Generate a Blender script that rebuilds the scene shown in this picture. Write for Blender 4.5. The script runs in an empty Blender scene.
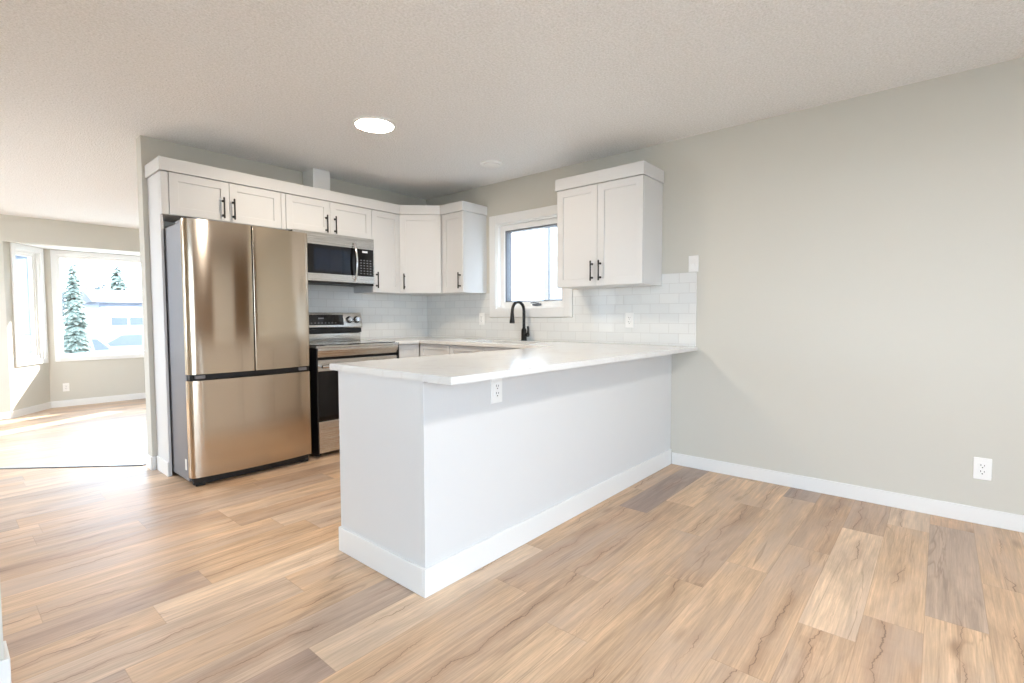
import bpy, bmesh, math, random
from mathutils import Matrix, Vector

random.seed(7)
scene = bpy.context.scene
COL = scene.collection

# ------------------------------------------------------------------ camera
CAM = dict(loc=(-3.701, -4.4439, 1.1345), yaw=49.36, pitch=-2.79, roll=-0.14, f=500.05)
cam_data = bpy.data.cameras.new('camera')
cam_data.sensor_fit = 'HORIZONTAL'
cam_data.sensor_width = 36.0
cam_data.lens = CAM['f'] / 1024 * 36.0
cam_data.clip_start = 0.05
cam_data.clip_end = 300
cam = bpy.data.objects.new('camera', cam_data)
COL.objects.link(cam)
ya, pi_, ro = (math.radians(CAM[k]) for k in ('yaw', 'pitch', 'roll'))
fw = Vector((math.sin(ya) * math.cos(pi_), math.cos(ya) * math.cos(pi_), math.sin(pi_)))
rt = Vector((math.cos(ya), -math.sin(ya), 0))
up = rt.cross(fw)
rt2 = rt * math.cos(ro) + up * math.sin(ro)
up2 = -rt * math.sin(ro) + up * math.cos(ro)
cam.matrix_world = Matrix(((rt2.x, up2.x, -fw.x, CAM['loc'][0]), (rt2.y, up2.y, -fw.y, CAM['loc'][1]),
                           (rt2.z, up2.z, -fw.z, CAM['loc'][2]), (0, 0, 0, 1)))
scene.camera = cam

# ------------------------------------------------------------------ view, sky, sun
scene.view_settings.view_transform = 'Standard'
scene.view_settings.look = 'None'
scene.view_settings.gamma = 1.0
scene.view_settings.use_curve_mapping = False
scene.view_settings.exposure = 2.06
SKY_STRENGTH = 3.2
SUN_STRENGTH = 6.0
LAMP_STRENGTH = 66.0
world = bpy.data.worlds.new('sky')
scene.world = world
world.use_nodes = True
wn = world.node_tree
bg = wn.nodes['Background']
bg.inputs['Color'].default_value = (0.64, 0.81, 1.0, 1)
bg.inputs['Strength'].default_value = SKY_STRENGTH
sun_data = bpy.data.lights.new('sun', 'SUN')
sun_data.energy = SUN_STRENGTH
sun_data.angle = math.radians(0.53)
sun_data.color = (1.0, 0.95, 0.87)
sun = bpy.data.objects.new('sun', sun_data)
COL.objects.link(sun)
SUN_AZ, SUN_EL = math.radians(60), math.radians(28)      # azimuth from +Y towards +X
sd = Vector((math.sin(SUN_AZ) * math.cos(SUN_EL), math.cos(SUN_AZ) * math.cos(SUN_EL), math.sin(SUN_EL)))
sun.rotation_euler = sd.to_track_quat('Z', 'Y').to_euler()
sun.location = sd * 30
try:
    scene.cycles.use_denoising = True
    scene.cycles.denoiser = 'OPENIMAGEDENOISE'
    scene.cycles.max_bounces = 14
    scene.cycles.diffuse_bounces = 8
    scene.cycles.transparent_max_bounces = 16
    scene.cycles.sample_clamp_indirect = 8
except Exception:
    pass

H = 2.458          # ceiling
LF = -0.165        # sunken living room floor
WT = 0.12          # partition thickness

# ------------------------------------------------------------------ materials
def lin(c):
    return tuple(((v / 255) / 12.92 if v / 255 <= 0.04045 else ((v / 255 + 0.055) / 1.055) ** 2.4) for v in c) + (1.0,)

def base_mat(name):
    m = bpy.data.materials.new(name)
    m.use_nodes = True
    return m, m.node_tree, m.node_tree.nodes['Principled BSDF']

def N(nt, kind, **kw):
    n = nt.nodes.new(kind)
    for k, v in kw.items():
        setattr(n, k, v)
    return n

def plain(name, rgb, rough=0.5, metal=0.0, noise=0.0, nscale=8.0, bump=0.0, bscale=60.0, spec=None, coat=0.0):
    m, nt, b = base_mat(name)
    b.inputs['Base Color'].default_value = lin(rgb)
    b.inputs['Roughness'].default_value = rough
    b.inputs['Metallic'].default_value = metal
    if spec is not None:
        b.inputs['Specular IOR Level'].default_value = spec
    if coat:
        b.inputs['Coat Weight'].default_value = coat
    tc = N(nt, 'ShaderNodeTexCoord')
    if noise:
        nz = N(nt, 'ShaderNodeTexNoise')
        nz.inputs['Scale'].default_value = nscale
        nz.inputs['Detail'].default_value = 4
        nt.links.new(tc.outputs['Object'], nz.inputs['Vector'])
        mx = N(nt, 'ShaderNodeMixRGB', blend_type='MULTIPLY')
        mx.inputs['Color1'].default_value = lin(rgb)
        rp = N(nt, 'ShaderNodeMapRange')
        rp.inputs['To Min'].default_value = 1 - noise
        rp.inputs['To Max'].default_value = 1 + noise
        nt.links.new(nz.outputs['Fac'], rp.inputs['Value'])
        mx.inputs['Fac'].default_value = 1
        nt.links.new(rp.outputs['Result'], mx.inputs['Color2'])
        nt.links.new(mx.outputs['Color'], b.inputs['Base Color'])
    if bump:
        nz = N(nt, 'ShaderNodeTexNoise')
        nz.inputs['Scale'].default_value = bscale
        nz.inputs['Detail'].default_value = 3
        nt.links.new(tc.outputs['Object'], nz.inputs['Vector'])
        bp = N(nt, 'ShaderNodeBump')
        bp.inputs['Strength'].default_value = bump
        bp.inputs['Distance'].default_value = 0.002
        nt.links.new(nz.outputs['Fac'], bp.inputs['Height'])
        nt.links.new(bp.outputs['Normal'], b.inputs['Normal'])
    return m

def math_node(nt, op, a, b=None, c=None):
    n = N(nt, 'ShaderNodeMath', operation=op)
    for i, v in enumerate((a, b, c)):
        if v is None:
            continue
        if isinstance(v, (int, float)):
            n.inputs[i].default_value = v
        else:
            nt.links.new(v, n.inputs[i])
    return n.outputs[0]

def floor_material():
    m, nt, b = base_mat('oak_vinyl_planks')
    W, L = 0.178, 1.10
    geo = N(nt, 'ShaderNodeNewGeometry')
    sep = N(nt, 'ShaderNodeSeparateXYZ')
    nt.links.new(geo.outputs['Position'], sep.inputs[0])
    x, y = sep.outputs[0], sep.outputs[1]
    v = math_node(nt, 'DIVIDE', math_node(nt, 'ADD', y, 3.361), W)
    row = math_node(nt, 'FLOOR', v)
    fv = math_node(nt, 'FRACT', v)
    wr = N(nt, 'ShaderNodeTexWhiteNoise', noise_dimensions='1D')
    nt.links.new(row, wr.inputs['W'])
    u = math_node(nt, 'DIVIDE', math_node(nt, 'ADD', x, math_node(nt, 'MULTIPLY', wr.outputs['Value'], 7.0)), L)
    colu = math_node(nt, 'FLOOR', u)
    fu = math_node(nt, 'FRACT', u)
    idv = N(nt, 'ShaderNodeCombineXYZ')
    nt.links.new(row, idv.inputs[0]); nt.links.new(colu, idv.inputs[1])
    wid = N(nt, 'ShaderNodeTexWhiteNoise', noise_dimensions='2D')
    nt.links.new(idv.outputs[0], wid.inputs['Vector'])
    r1 = wid.outputs['Value']
    ramp = N(nt, 'ShaderNodeValToRGB')
    cr = ramp.color_ramp
    cols = [(0.0, (178, 152, 132)), (0.2, (204, 172, 140)), (0.42, (216, 184, 151)), (0.62, (190, 158, 129)),
            (0.8, (224, 198, 170)), (1.0, (164, 143, 130))]
    cr.elements[0].position = 0; cr.elements[0].color = lin(cols[0][1])
    cr.elements[1].position = 1; cr.elements[1].color = lin(cols[-1][1])
    for p, c in cols[1:-1]:
        e = cr.elements.new(p); e.color = lin(c)
    nt.links.new(r1, ramp.inputs['Fac'])
    sh = math_node(nt, 'MULTIPLY', r1, 37.0)
    def coords(sx, sy):
        c = N(nt, 'ShaderNodeCombineXYZ')
        nt.links.new(math_node(nt, 'ADD', math_node(nt, 'MULTIPLY', x, sx), sh), c.inputs[0])
        nt.links.new(math_node(nt, 'MULTIPLY', y, sy), c.inputs[1])
        nt.links.new(sh, c.inputs[2])
        return c.outputs[0]
    def noise(vec, scale, detail=4, dist=0.0, rough=0.55):
        n = N(nt, 'ShaderNodeTexNoise')
        n.inputs['Scale'].default_value = scale
        n.inputs['Detail'].default_value = detail
        n.inputs['Roughness'].default_value = rough
        n.inputs['Distortion'].default_value = dist
        nt.links.new(vec, n.inputs['Vector'])
        return n.outputs['Fac']
    def mrange(val, a, b_, c, d):
        n = N(nt, 'ShaderNodeMapRange')
        for k, vv in zip(('From Min', 'From Max', 'To Min', 'To Max'), (a, b_, c, d)):
            n.inputs[k].default_value = vv
        nt.links.new(val, n.inputs['Value'])
        return n.outputs['Result']
    fine = noise(coords(2.2, 42), 1.6, 6, 0.4, 0.65)
    hair = noise(coords(5.0, 170), 1.2, 3, 0.2, 0.7)
    mid = noise(coords(0.9, 7.5), 1.5, 4, 1.1)
    ridge = math_node(nt, 'ABSOLUTE', math_node(nt, 'SUBTRACT', noise(coords(0.38, 6.2), 1.25, 4, 0.9), 0.5))
    crack = mrange(ridge, 0.0, 0.017, 1.0, 0.0)
    sparse = mrange(noise(coords(1.1, 5.0), 1.0, 2), 0.48, 0.62, 0.0, 1.0)
    crack = math_node(nt, 'MULTIPLY', crack, sparse)
    # one long jagged split wandering down the middle of many planks
    cen = math_node(nt, 'ADD', 0.32, math_node(nt, 'MULTIPLY', math_node(nt, 'FRACT', math_node(nt, 'MULTIPLY', r1, 91.7)), 0.36))
    wig = math_node(nt, 'MULTIPLY', math_node(nt, 'SUBTRACT', noise(coords(3.2, 0.02), 1.0, 6, 0.0, 0.62), 0.5), 0.85)
    dc = math_node(nt, 'ABSOLUTE', math_node(nt, 'SUBTRACT', fv, math_node(nt, 'ADD', cen, wig)))
    width = mrange(noise(coords(4.0, 0.02), 1.3, 2), 0.35, 0.7, 0.004, 0.022)
    split = mrange(math_node(nt, 'DIVIDE', dc, width), 0.35, 1.0, 1.0, 0.0)
    split = math_node(nt, 'MULTIPLY', split, mrange(noise(coords(1.6, 0.02), 1.0, 2), 0.46, 0.54, 0.0, 1.0))
    halo = math_node(nt, 'MULTIPLY', mrange(dc, 0.0, 0.20, 1.0, 0.0), mrange(noise(coords(1.6, 0.02), 1.0, 2), 0.44, 0.56, 0.0, 1.0))
    vor = N(nt, 'ShaderNodeTexVoronoi')
    vor.inputs['Scale'].default_value = 1.0
    nt.links.new(coords(1.5, 5.0), vor.inputs['Vector'])
    knot = mrange(vor.outputs['Distance'], 0.03, 0.13, 1.0, 0.0)
    def mix(col, fac, rgb, mode='MIX'):
        n = N(nt, 'ShaderNodeMixRGB', blend_type=mode)
        nt.links.new(col, n.inputs['Color1'])
        if isinstance(rgb, tuple):
            n.inputs['Color2'].default_value = rgb
        else:
            nt.links.new(rgb, n.inputs['Color2'])
        if isinstance(fac, float):
            n.inputs['Fac'].default_value = fac
        else:
            nt.links.new(fac, n.inputs['Fac'])
        return n.outputs['Color']
    c = ramp.outputs['Color']
    c = mix(c, 1.0, mrange(fine, 0.3, 0.7, 0.78, 1.14), 'MULTIPLY')
    c = mix(c, 1.0, mrange(hair, 0.3, 0.7, 0.84, 1.12), 'MULTIPLY')
    c = mix(c, 1.0, mrange(mid, 0.3, 0.7, 0.76, 1.16), 'MULTIPLY')
    c = mix(c, math_node(nt, 'MULTIPLY', mrange(noise(coords(1.3, 3.2), 1.1, 4, 0.6), 0.45, 0.7, 0.0, 0.65), 1.0), lin((186, 166, 150)))
    c = mix(c, math_node(nt, 'MULTIPLY', crack, 0.38), lin((100, 74, 56)))
    c = mix(c, math_node(nt, 'MULTIPLY', halo, 0.30), lin((150, 112, 84)))
    c = mix(c, math_node(nt, 'MULTIPLY', split, 0.6), lin((84, 60, 46)))
    c = mix(c, math_node(nt, 'MULTIPLY', knot, 0.5), lin((110, 80, 58)))
    dv = math_node(nt, 'MULTIPLY', math_node(nt, 'MINIMUM', fv, math_node(nt, 'SUBTRACT', 1.0, fv)), W)
    du = math_node(nt, 'MULTIPLY', math_node(nt, 'MINIMUM', fu, math_node(nt, 'SUBTRACT', 1.0, fu)), L)
    seam = mrange(math_node(nt, 'MINIMUM', dv, du), 0.0006, 0.0022, 1.0, 0.0)
    c = mix(c, math_node(nt, 'MULTIPLY', seam, 0.22), lin((105, 78, 56)))
    nt.links.new(c, b.inputs['Base Color'])
    b.inputs['Specular IOR Level'].default_value = 0.5
    nt.links.new(mrange(fine, 0.3, 0.7, 0.34, 0.48), b.inputs['Roughness'])
    bp = N(nt, 'ShaderNodeBump')
    bp.inputs['Strength'].default_value = 0.25
    bp.inputs['Distance'].default_value = 0.001
    hh = math_node(nt, 'SUBTRACT', fine, math_node(nt, 'ADD', math_node(nt, 'MULTIPLY', seam, 1.0), crack))
    nt.links.new(hh, bp.inputs['Height'])
    nt.links.new(bp.outputs['Normal'], b.inputs['Normal'])
    return m

def ceiling_material():
    m, nt, b = base_mat('popcorn_ceiling')
    geo = N(nt, 'ShaderNodeNewGeometry')
    nz = N(nt, 'ShaderNodeTexNoise'); nz.inputs['Scale'].default_value = 85; nz.inputs['Detail'].default_value = 3
    nz.inputs['Roughness'].default_value = 0.7
    vo = N(nt, 'ShaderNodeTexVoronoi'); vo.inputs['Scale'].default_value = 110
    nt.links.new(geo.outputs['Position'], nz.inputs['Vector'])
    nt.links.new(geo.outputs['Position'], vo.inputs['Vector'])
    h = math_node(nt, 'SUBTRACT', nz.outputs['Fac'], math_node(nt, 'MULTIPLY', vo.outputs['Distance'], 0.6))
    bp = N(nt, 'ShaderNodeBump'); bp.inputs['Strength'].default_value = 0.9; bp.inputs['Distance'].default_value = 0.008
    nt.links.new(h, bp.inputs['Height'])
    nt.links.new(bp.outputs['Normal'], b.inputs['Normal'])
    rp = N(nt, 'ShaderNodeValToRGB')
    rp.color_ramp.elements[0].position = 0.3; rp.color_ramp.elements[0].color = lin((230, 231, 230))
    rp.color_ramp.elements[1].position = 0.65; rp.color_ramp.elements[1].color = lin((252, 253, 254))
    nt.links.new(nz.outputs['Fac'], rp.inputs['Fac'])
    nt.links.new(rp.outputs['Color'], b.inputs['Base Color'])
    b.inputs['Roughness'].default_value = 0.95
    b.inputs['Specular IOR Level'].default_value = 0.1
    return m

def tile_material(name, axis):
    m, nt, b = base_mat(name)
    geo = N(nt, 'ShaderNodeNewGeometry')
    sep = N(nt, 'ShaderNodeSeparateXYZ')
    nt.links.new(geo.outputs['Position'], sep.inputs[0])
    cb = N(nt, 'ShaderNodeCombineXYZ')
    nt.links.new(sep.outputs[axis], cb.inputs[0])
    nt.links.new(math_node(nt, 'ADD', sep.outputs[2], -1.464 + 0.0762 * 30), cb.inputs[1])
    br = N(nt, 'ShaderNodeTexBrick')
    br.inputs['Scale'].default_value = 1
    br.inputs['Brick Width'].default_value = 0.1545
    br.inputs['Row Height'].default_value = 0.0762
    br.inputs['Mortar Size'].default_value = 0.0022
    br.inputs['Mortar Smooth'].default_value = 0.3
    br.inputs['Color1'].default_value = lin((230, 231, 229))
    br.inputs['Color2'].default_value = lin((224, 226, 225))
    br.inputs['Mortar'].default_value = lin((213, 213, 211))
    nt.links.new(cb.outputs[0], br.inputs['Vector'])
    nt.links.new(br.outputs['Color'], b.inputs['Base Color'])
    bp = N(nt, 'ShaderNodeBump', invert=True); bp.inputs['Strength'].default_value = 0.5; bp.inputs['Distance'].default_value = 0.002
    nt.links.new(br.outputs['Fac'], bp.inputs['Height'])
    nt.links.new(bp.outputs['Normal'], b.inputs['Normal'])
    b.inputs['Roughness'].default_value = 0.14
    return m

def steel_material(name, rgb, rough, aniso=0.0, streak=True):
    m, nt, b = base_mat(name)
    b.inputs['Metallic'].default_value = 1.0
    b.inputs['Base Color'].default_value = lin(rgb)
    b.inputs['Roughness'].default_value = rough
    if streak:
        geo = N(nt, 'ShaderNodeNewGeometry')
        mp = N(nt, 'ShaderNodeMapping'); mp.inputs['Scale'].default_value = (1.5, 1.5, 260)
        nt.links.new(geo.outputs['Position'], mp.inputs['Vector'])
        nz = N(nt, 'ShaderNodeTexNoise'); nz.inputs['Scale'].default_value = 2; nz.inputs['Detail'].default_value = 3
        nt.links.new(mp.outputs[0], nz.inputs['Vector'])
        rp = N(nt, 'ShaderNodeMapRange'); rp.inputs['To Min'].default_value = rough * 0.8; rp.inputs['To Max'].default_value = rough * 1.25
        nt.links.new(nz.outputs['Fac'], rp.inputs['Value'])
        nt.links.new(rp.outputs['Result'], b.inputs['Roughness'])
    if aniso:
        tg = N(nt, 'ShaderNodeTangent', direction_type='RADIAL', axis='Z')
        nt.links.new(tg.outputs[0], b.inputs['Tangent'])
        b.inputs['Anisotropic'].default_value = aniso
        b.inputs['Anisotropic Rotation'].default_value = 0.25
    return m

def quartz_material():
    m, nt, b = base_mat('white_quartz')
    geo = N(nt, 'ShaderNodeNewGeometry')
    nz = N(nt, 'ShaderNodeTexNoise'); nz.inputs['Scale'].default_value = 2.2; nz.inputs['Detail'].default_value = 8; nz.inputs['Distortion'].default_value = 1.2
    nt.links.new(geo.outputs['Position'], nz.inputs['Vector'])
    ridge = math_node(nt, 'ABSOLUTE', math_node(nt, 'SUBTRACT', nz.outputs['Fac'], 0.5))
    rp = N(nt, 'ShaderNodeValToRGB')
    rp.color_ramp.elements[0].position = 0; rp.color_ramp.elements[0].color = lin((221, 220, 217))
    rp.color_ramp.elements[1].position = 0.03; rp.color_ramp.elements[1].color = lin((226, 226, 224))
    nt.links.new(ridge, rp.inputs['Fac'])
    nt.links.new(rp.outputs['Color'], b.inputs['Base Color'])
    b.inputs['Roughness'].default_value = 0.16
    return m

def glass_material(name, refl=0.07, tint=(1, 1, 1, 1)):
    m = bpy.data.materials.new(name); m.use_nodes = True
    nt = m.node_tree
    nt.nodes.clear()
    out = N(nt, 'ShaderNodeOutputMaterial')
    tr = N(nt, 'ShaderNodeBsdfTransparent'); tr.inputs['Color'].default_value = tint
    gl = N(nt, 'ShaderNodeBsdfGlossy'); gl.inputs['Roughness'].default_value = 0.02
    mx = N(nt, 'ShaderNodeMixShader'); mx.inputs['Fac'].default_value = refl
    nt.links.new(tr.outputs[0], mx.inputs[1]); nt.links.new(gl.outputs[0], mx.inputs[2])
    nt.links.new(mx.outputs[0], out.inputs['Surface'])
    return m

def emit_material(name, rgb, strength):
    m, nt, b = base_mat(name)
    b.inputs['Base Color'].default_value = (0.9, 0.9, 0.9, 1)
    b.inputs['Emission Color'].default_value = tuple(rgb) + (1,)
    b.inputs['Emission Strength'].default_value = strength
    return m

def siding_material(name, rgb):
    m, nt, b = base_mat(name)
    b.inputs['Base Color'].default_value = lin(rgb)
    b.inputs['Roughness'].default_value = 0.7
    geo = N(nt, 'ShaderNodeNewGeometry')
    sep = N(nt, 'ShaderNodeSeparateXYZ'); nt.links.new(geo.outputs['Position'], sep.inputs[0])
    fr = math_node(nt, 'FRACT', math_node(nt, 'DIVIDE', sep.outputs[2], 0.12))
    bp = N(nt, 'ShaderNodeBump'); bp.inputs['Strength'].default_value = 1.0; bp.inputs['Distance'].default_value = 0.02
    nt.links.new(math_node(nt, 'SUBTRACT', 1.0, fr), bp.inputs['Height'])
    nt.links.new(bp.outputs['Normal'], b.inputs['Normal'])
    return m

M = {}
M['floor'] = floor_material()
M['ceil'] = ceiling_material()
M['wall'] = plain('greige_wall_paint', (206, 204, 195), 0.75, noise=0.012, nscale=1.5, bump=0.12, bscale=180, spec=0.25)
M['reflect_taupe'] = plain('taupe_for_reflection', (128, 104, 80), 0.75, noise=0.012, nscale=1.5, spec=0.25)  # dark tone picked for the brown bands it reflects in the refrigerator
M['white'] = plain('white_cabinet_paint', (218, 219, 219), 0.42, noise=0.006, nscale=5)
M['trim'] = plain('white_trim_paint', (232, 233, 232), 0.4, noise=0.006, nscale=4)
M['vinyl'] = plain('white_vinyl', (238, 238, 236), 0.35, noise=0.005, nscale=6)
M['plastic'] = plain('white_plastic', (242, 242, 240), 0.3, noise=0.004, nscale=10)
M['slot'] = plain('dark_slot', (60, 58, 56), 0.6, noise=0.02)
M['black'] = plain('matte_black_metal', (24, 23, 22), 0.35, noise=0.03, nscale=30)
M['blackplastic'] = plain('black_plastic', (18, 18, 19), 0.45, noise=0.03, nscale=20)
M['blackglass'] = plain('black_glass', (10, 10, 12), 0.06, noise=0.02, nscale=3)
M['mwglass'] = plain('dark_glass_blue_reflection', (14, 26, 44), 0.08, noise=0.02, nscale=3)  # bluish reflection put into the dark glass colour
M['grey'] = plain('grey_appliance_side', (128, 128, 132), 0.45, metal=0.3, noise=0.02, nscale=12)
M['steel'] = steel_material('brushed_steel', (204, 189, 170), 0.12, 0.85)
M['steelb'] = steel_material('satin_steel', (214, 212, 208), 0.26, 0.0)
M['chrome'] = plain('chrome', (215, 214, 212), 0.12, metal=1.0, noise=0.01)
M['tile_x'] = tile_material('white_subway_tile_back', 0)
M['tile_y'] = tile_material('white_subway_tile_right', 1)
M['quartz'] = quartz_material()
M['glass'] = glass_material('window_glass')
M['gasket'] = plain('grey_gasket', (112, 114, 118), 0.5, noise=0.02)
M['lamp_warm'] = emit_material('warm_led_diffuser', (1.0, 0.84, 0.66), LAMP_STRENGTH * 0.68)
M['lamp_added'] = emit_material('added_led_diffuser', (0.95, 0.97, 1.0), LAMP_STRENGTH * 3.0)  # emission of the added living room lamp
M['lamp_neutral'] = emit_material('neutral_led_diffuser', (1.0, 0.97, 0.94), LAMP_STRENGTH * 0.92)
M['keys'] = plain('pale_key_print', (120, 122, 128), 0.5, noise=0.02)
M['clock'] = plain('display_print', (225, 228, 232), 0.5, noise=0.02)
M['alu'] = plain('aluminium_strip', (190, 190, 190), 0.35, metal=0.8, noise=0.02)
M['siding'] = siding_material('grey_siding', (134, 134, 136))
M['cornerboard'] = plain('corner_board_paint', (112, 112, 112), 0.6, noise=0.02)
M['farhouse'] = siding_material('pale_blue_siding', (134, 140, 152))
M['roof'] = plain('grey_shingles', (92, 92, 98), 0.9, noise=0.2, nscale=20)
M['ground'] = plain('pale_ground', (150, 150, 148), 0.9, noise=0.1, nscale=0.6)
M['needles'] = plain('spruce_needles', (104, 114, 104), 0.9, noise=0.35, nscale=6)
M['leafless'] = plain('grey_green_foliage', (98, 106, 108), 0.9, noise=0.25, nscale=5)
M['bark'] = plain('bark', (78, 66, 56), 0.9, noise=0.2, nscale=12)
M['carpaint'] = plain('silver_car_paint', (150, 155, 162), 0.3, metal=0.2, noise=0.01)
M['carglass'] = plain('car_glass', (98, 104, 116), 0.15, noise=0.02)
M['vanpaint'] = plain('white_van_paint', (205, 206, 208), 0.35, noise=0.01)
M['rubber'] = plain('tyre_rubber', (30, 30, 30), 0.8, noise=0.05)

# ------------------------------------------------------------------ mesh helpers
class MB:
    """collects shapes into one mesh"""
    def __init__(self, mx=None):
        self.bm = bmesh.new()
        self.mx = mx or Matrix.Identity(4)
    def _add(self, src, mx=None):
        me = bpy.data.meshes.new('tmp')
        src.to_mesh(me); src.free()
        me.transform(self.mx @ mx if mx is not None else self.mx)
        self.bm.from_mesh(me)
        bpy.data.meshes.remove(me)
    def box(self, x0, x1, y0, y1, z0, z1, bev=0.0, seg=2, mx=None):
        b = bmesh.new()
        bmesh.ops.create_cube(b, size=1)
        for v in b.verts:
            v.co = Vector(((x0 + x1) / 2 + v.co.x * (x1 - x0), (y0 + y1) / 2 + v.co.y * (y1 - y0), (z0 + z1) / 2 + v.co.z * (z1 - z0)))
        if bev:
            bmesh.ops.bevel(b, geom=b.edges[:], offset=bev, segments=seg, affect='EDGES', profile=0.5)
        self._add(b, mx)
        return self
    def prism(self, pts, a0, a1, axis='z', bev=0.0, seg=2, mx=None):
        b = bmesh.new()
        def co(p, a):
            return {'z': (p[0], p[1], a), 'y': (p[0], a, p[1]), 'x': (a, p[0], p[1])}[axis]
        lo = [b.verts.new(co(p, a0)) for p in pts]
        hi = [b.verts.new(co(p, a1)) for p in pts]
        n = len(pts)
        b.faces.new(lo); b.faces.new(hi)
        for i in range(n):
            b.faces.new((lo[i], lo[(i + 1) % n], hi[(i + 1) % n], hi[i]))
        bmesh.ops.recalc_face_normals(b, faces=b.faces[:])
        if bev:
            es = [e for e in b.edges if len(e.link_faces) == 2 and e.calc_face_angle(0) > 0.6]
            bmesh.ops.bevel(b, geom=es, offset=bev, segments=seg, affect='EDGES', profile=0.5)
        self._add(b, mx)
        return self
    def cyl(self, p0, p1, r, seg=20, r2=None, mx=None):
        p0, p1 = Vector(p0), Vector(p1)
        d = p1 - p0
        b = bmesh.new()
        bmesh.ops.create_cone(b, cap_ends=True, segments=seg, radius1=r, radius2=r if r2 is None else r2, depth=d.length)
        t = Matrix.Translation((p0 + p1) / 2) @ d.to_track_quat('Z', 'Y').to_matrix().to_4x4()
        bmesh.ops.transform(b, matrix=t, verts=b.verts)
        self._add(b, mx)
        return self
    def tube(self, pts, r, seg=12, mx=None):
        pts = [Vector(p) for p in pts]
        rs = r if isinstance(r, (list, tuple)) else [r] * len(pts)
        b = bmesh.new()
        rings = []
        ref = None
        for i, p in enumerate(pts):
            t = (pts[min(i + 1, len(pts) - 1)] - pts[max(i - 1, 0)]).normalized()
            if ref is None:
                ref = t.orthogonal().normalized()
            else:
                ref = (ref - t * ref.dot(t)).normalized()
            s = t.cross(ref)
            rings.append([b.verts.new(p + (ref * math.cos(2 * math.pi * k / seg) + s * math.sin(2 * math.pi * k / seg)) * rs[i]) for k in range(seg)])
        for a, c in zip(rings, rings[1:]):
            for k in range(seg):
                b.faces.new((a[k], a[(k + 1) % seg], c[(k + 1) % seg], c[k]))
        b.faces.new(rings[0]); b.faces.new(rings[-1])
        bmesh.ops.recalc_face_normals(b, faces=b.faces[:])
        self._add(b, mx)
        return self
    def lathe(self, prof, center, seg=40, mx=None):
        b = bmesh.new()
        cx, cy, cz = center
        rings = []
        for (r, z) in prof:
            if r < 1e-6:
                rings.append([b.verts.new((cx, cy, cz + z))])
            else:
                rings.append([b.verts.new((cx + r * math.cos(2 * math.pi * k / seg), cy + r * math.sin(2 * math.pi * k / seg), cz + z)) for k in range(seg)])
        for a, c in zip(rings, rings[1:]):
            for k in range(seg):
                k2 = (k + 1) % seg
                if len(a) == 1 and len(c) == 1:
                    continue
                if len(a) == 1:
                    b.faces.new((a[0], c[k2], c[k]))
                elif len(c) == 1:
                    b.faces.new((a[k], a[k2], c[0]))
                else:
                    b.faces.new((a[k], a[k2], c[k2], c[k]))
        bmesh.ops.recalc_face_normals(b, faces=b.faces[:])
        self._add(b, mx)
        return self
    def cells(self, xs, ys, inside, z0, z1, mx=None):
        """slab over the grid cells that are inside, no inner walls"""
        b = bmesh.new()
        vv = {}
        def V(i, j, k):
            key = (i, j, k)
            if key not in vv:
                vv[key] = b.verts.new((xs[i], ys[j], (z0, z1)[k]))
            return vv[key]
        nx, ny = len(xs) - 1, len(ys) - 1
        ins = [[inside((xs[i] + xs[i + 1]) / 2, (ys[j] + ys[j + 1]) / 2) for j in range(ny)] for i in range(nx)]
        g = lambda i, j: 0 <= i < nx and 0 <= j < ny and ins[i][j]
        for i in range(nx):
            for j in range(ny):
                if not ins[i][j]:
                    continue
                b.faces.new((V(i, j, 0), V(i, j + 1, 0), V(i + 1, j + 1, 0), V(i + 1, j, 0)))
                b.faces.new((V(i, j, 1), V(i + 1, j, 1), V(i + 1, j + 1, 1), V(i, j + 1, 1)))
                for (di, dj, a, c) in ((-1, 0, (i, j), (i, j + 1)), (1, 0, (i + 1, j), (i + 1, j + 1)), (0, -1, (i, j), (i + 1, j)), (0, 1, (i, j + 1), (i + 1, j + 1))):
                    if not g(i + di, j + dj):
                        b.faces.new((V(*a, 0), V(*c, 0), V(*c, 1), V(*a, 1)))
        bmesh.ops.recalc_face_normals(b, faces=b.faces[:])
        self._add(b, mx)
        return self
    def build(self, name, mat, parent=None, smooth=None, loc=None):
        me = bpy.data.meshes.new(name)
        self.bm.to_mesh(me); self.bm.free()
        me.materials.append(mat)
        if smooth:
            for p in me.polygons:
                p.use_smooth = True
            me.set_sharp_from_angle(angle=math.radians(smooth))
        o = bpy.data.objects.new(name, me)
        COL.objects.link(o)
        if parent is not None:
            o.parent = parent
        if loc:
            o.location = loc
        return o

def thing(name, label, cat, loc=(0, 0, 0), rz=0.0, group=None):
    o = bpy.data.objects.new(name, None)
    COL.objects.link(o)
    o.empty_display_size = 0.1
    o.location = loc
    o.rotation_euler = (0, 0, rz)
    return tag(o, label, cat, group)

def tag(o, label, cat, group=None):
    o['label'] = label
    o['category'] = cat
    if group:
        o['group'] = group
    return o

def struct(o, label=None):
    o['kind'] = 'structure'
    if label:
        o['label'] = label
        o['category'] = 'structure'
    return o

RIGHT = -math.pi / 2      # local front (-y) turned to face -x

# ------------------------------------------------------------------ room shell
XW = -5.6      # far left walls
YL0, YL1 = 0.9, 4.1
YR = -6.9      # rear wall behind the camera
FY = 4.68      # living room far wall
BY = 5.30      # bay front

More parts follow.
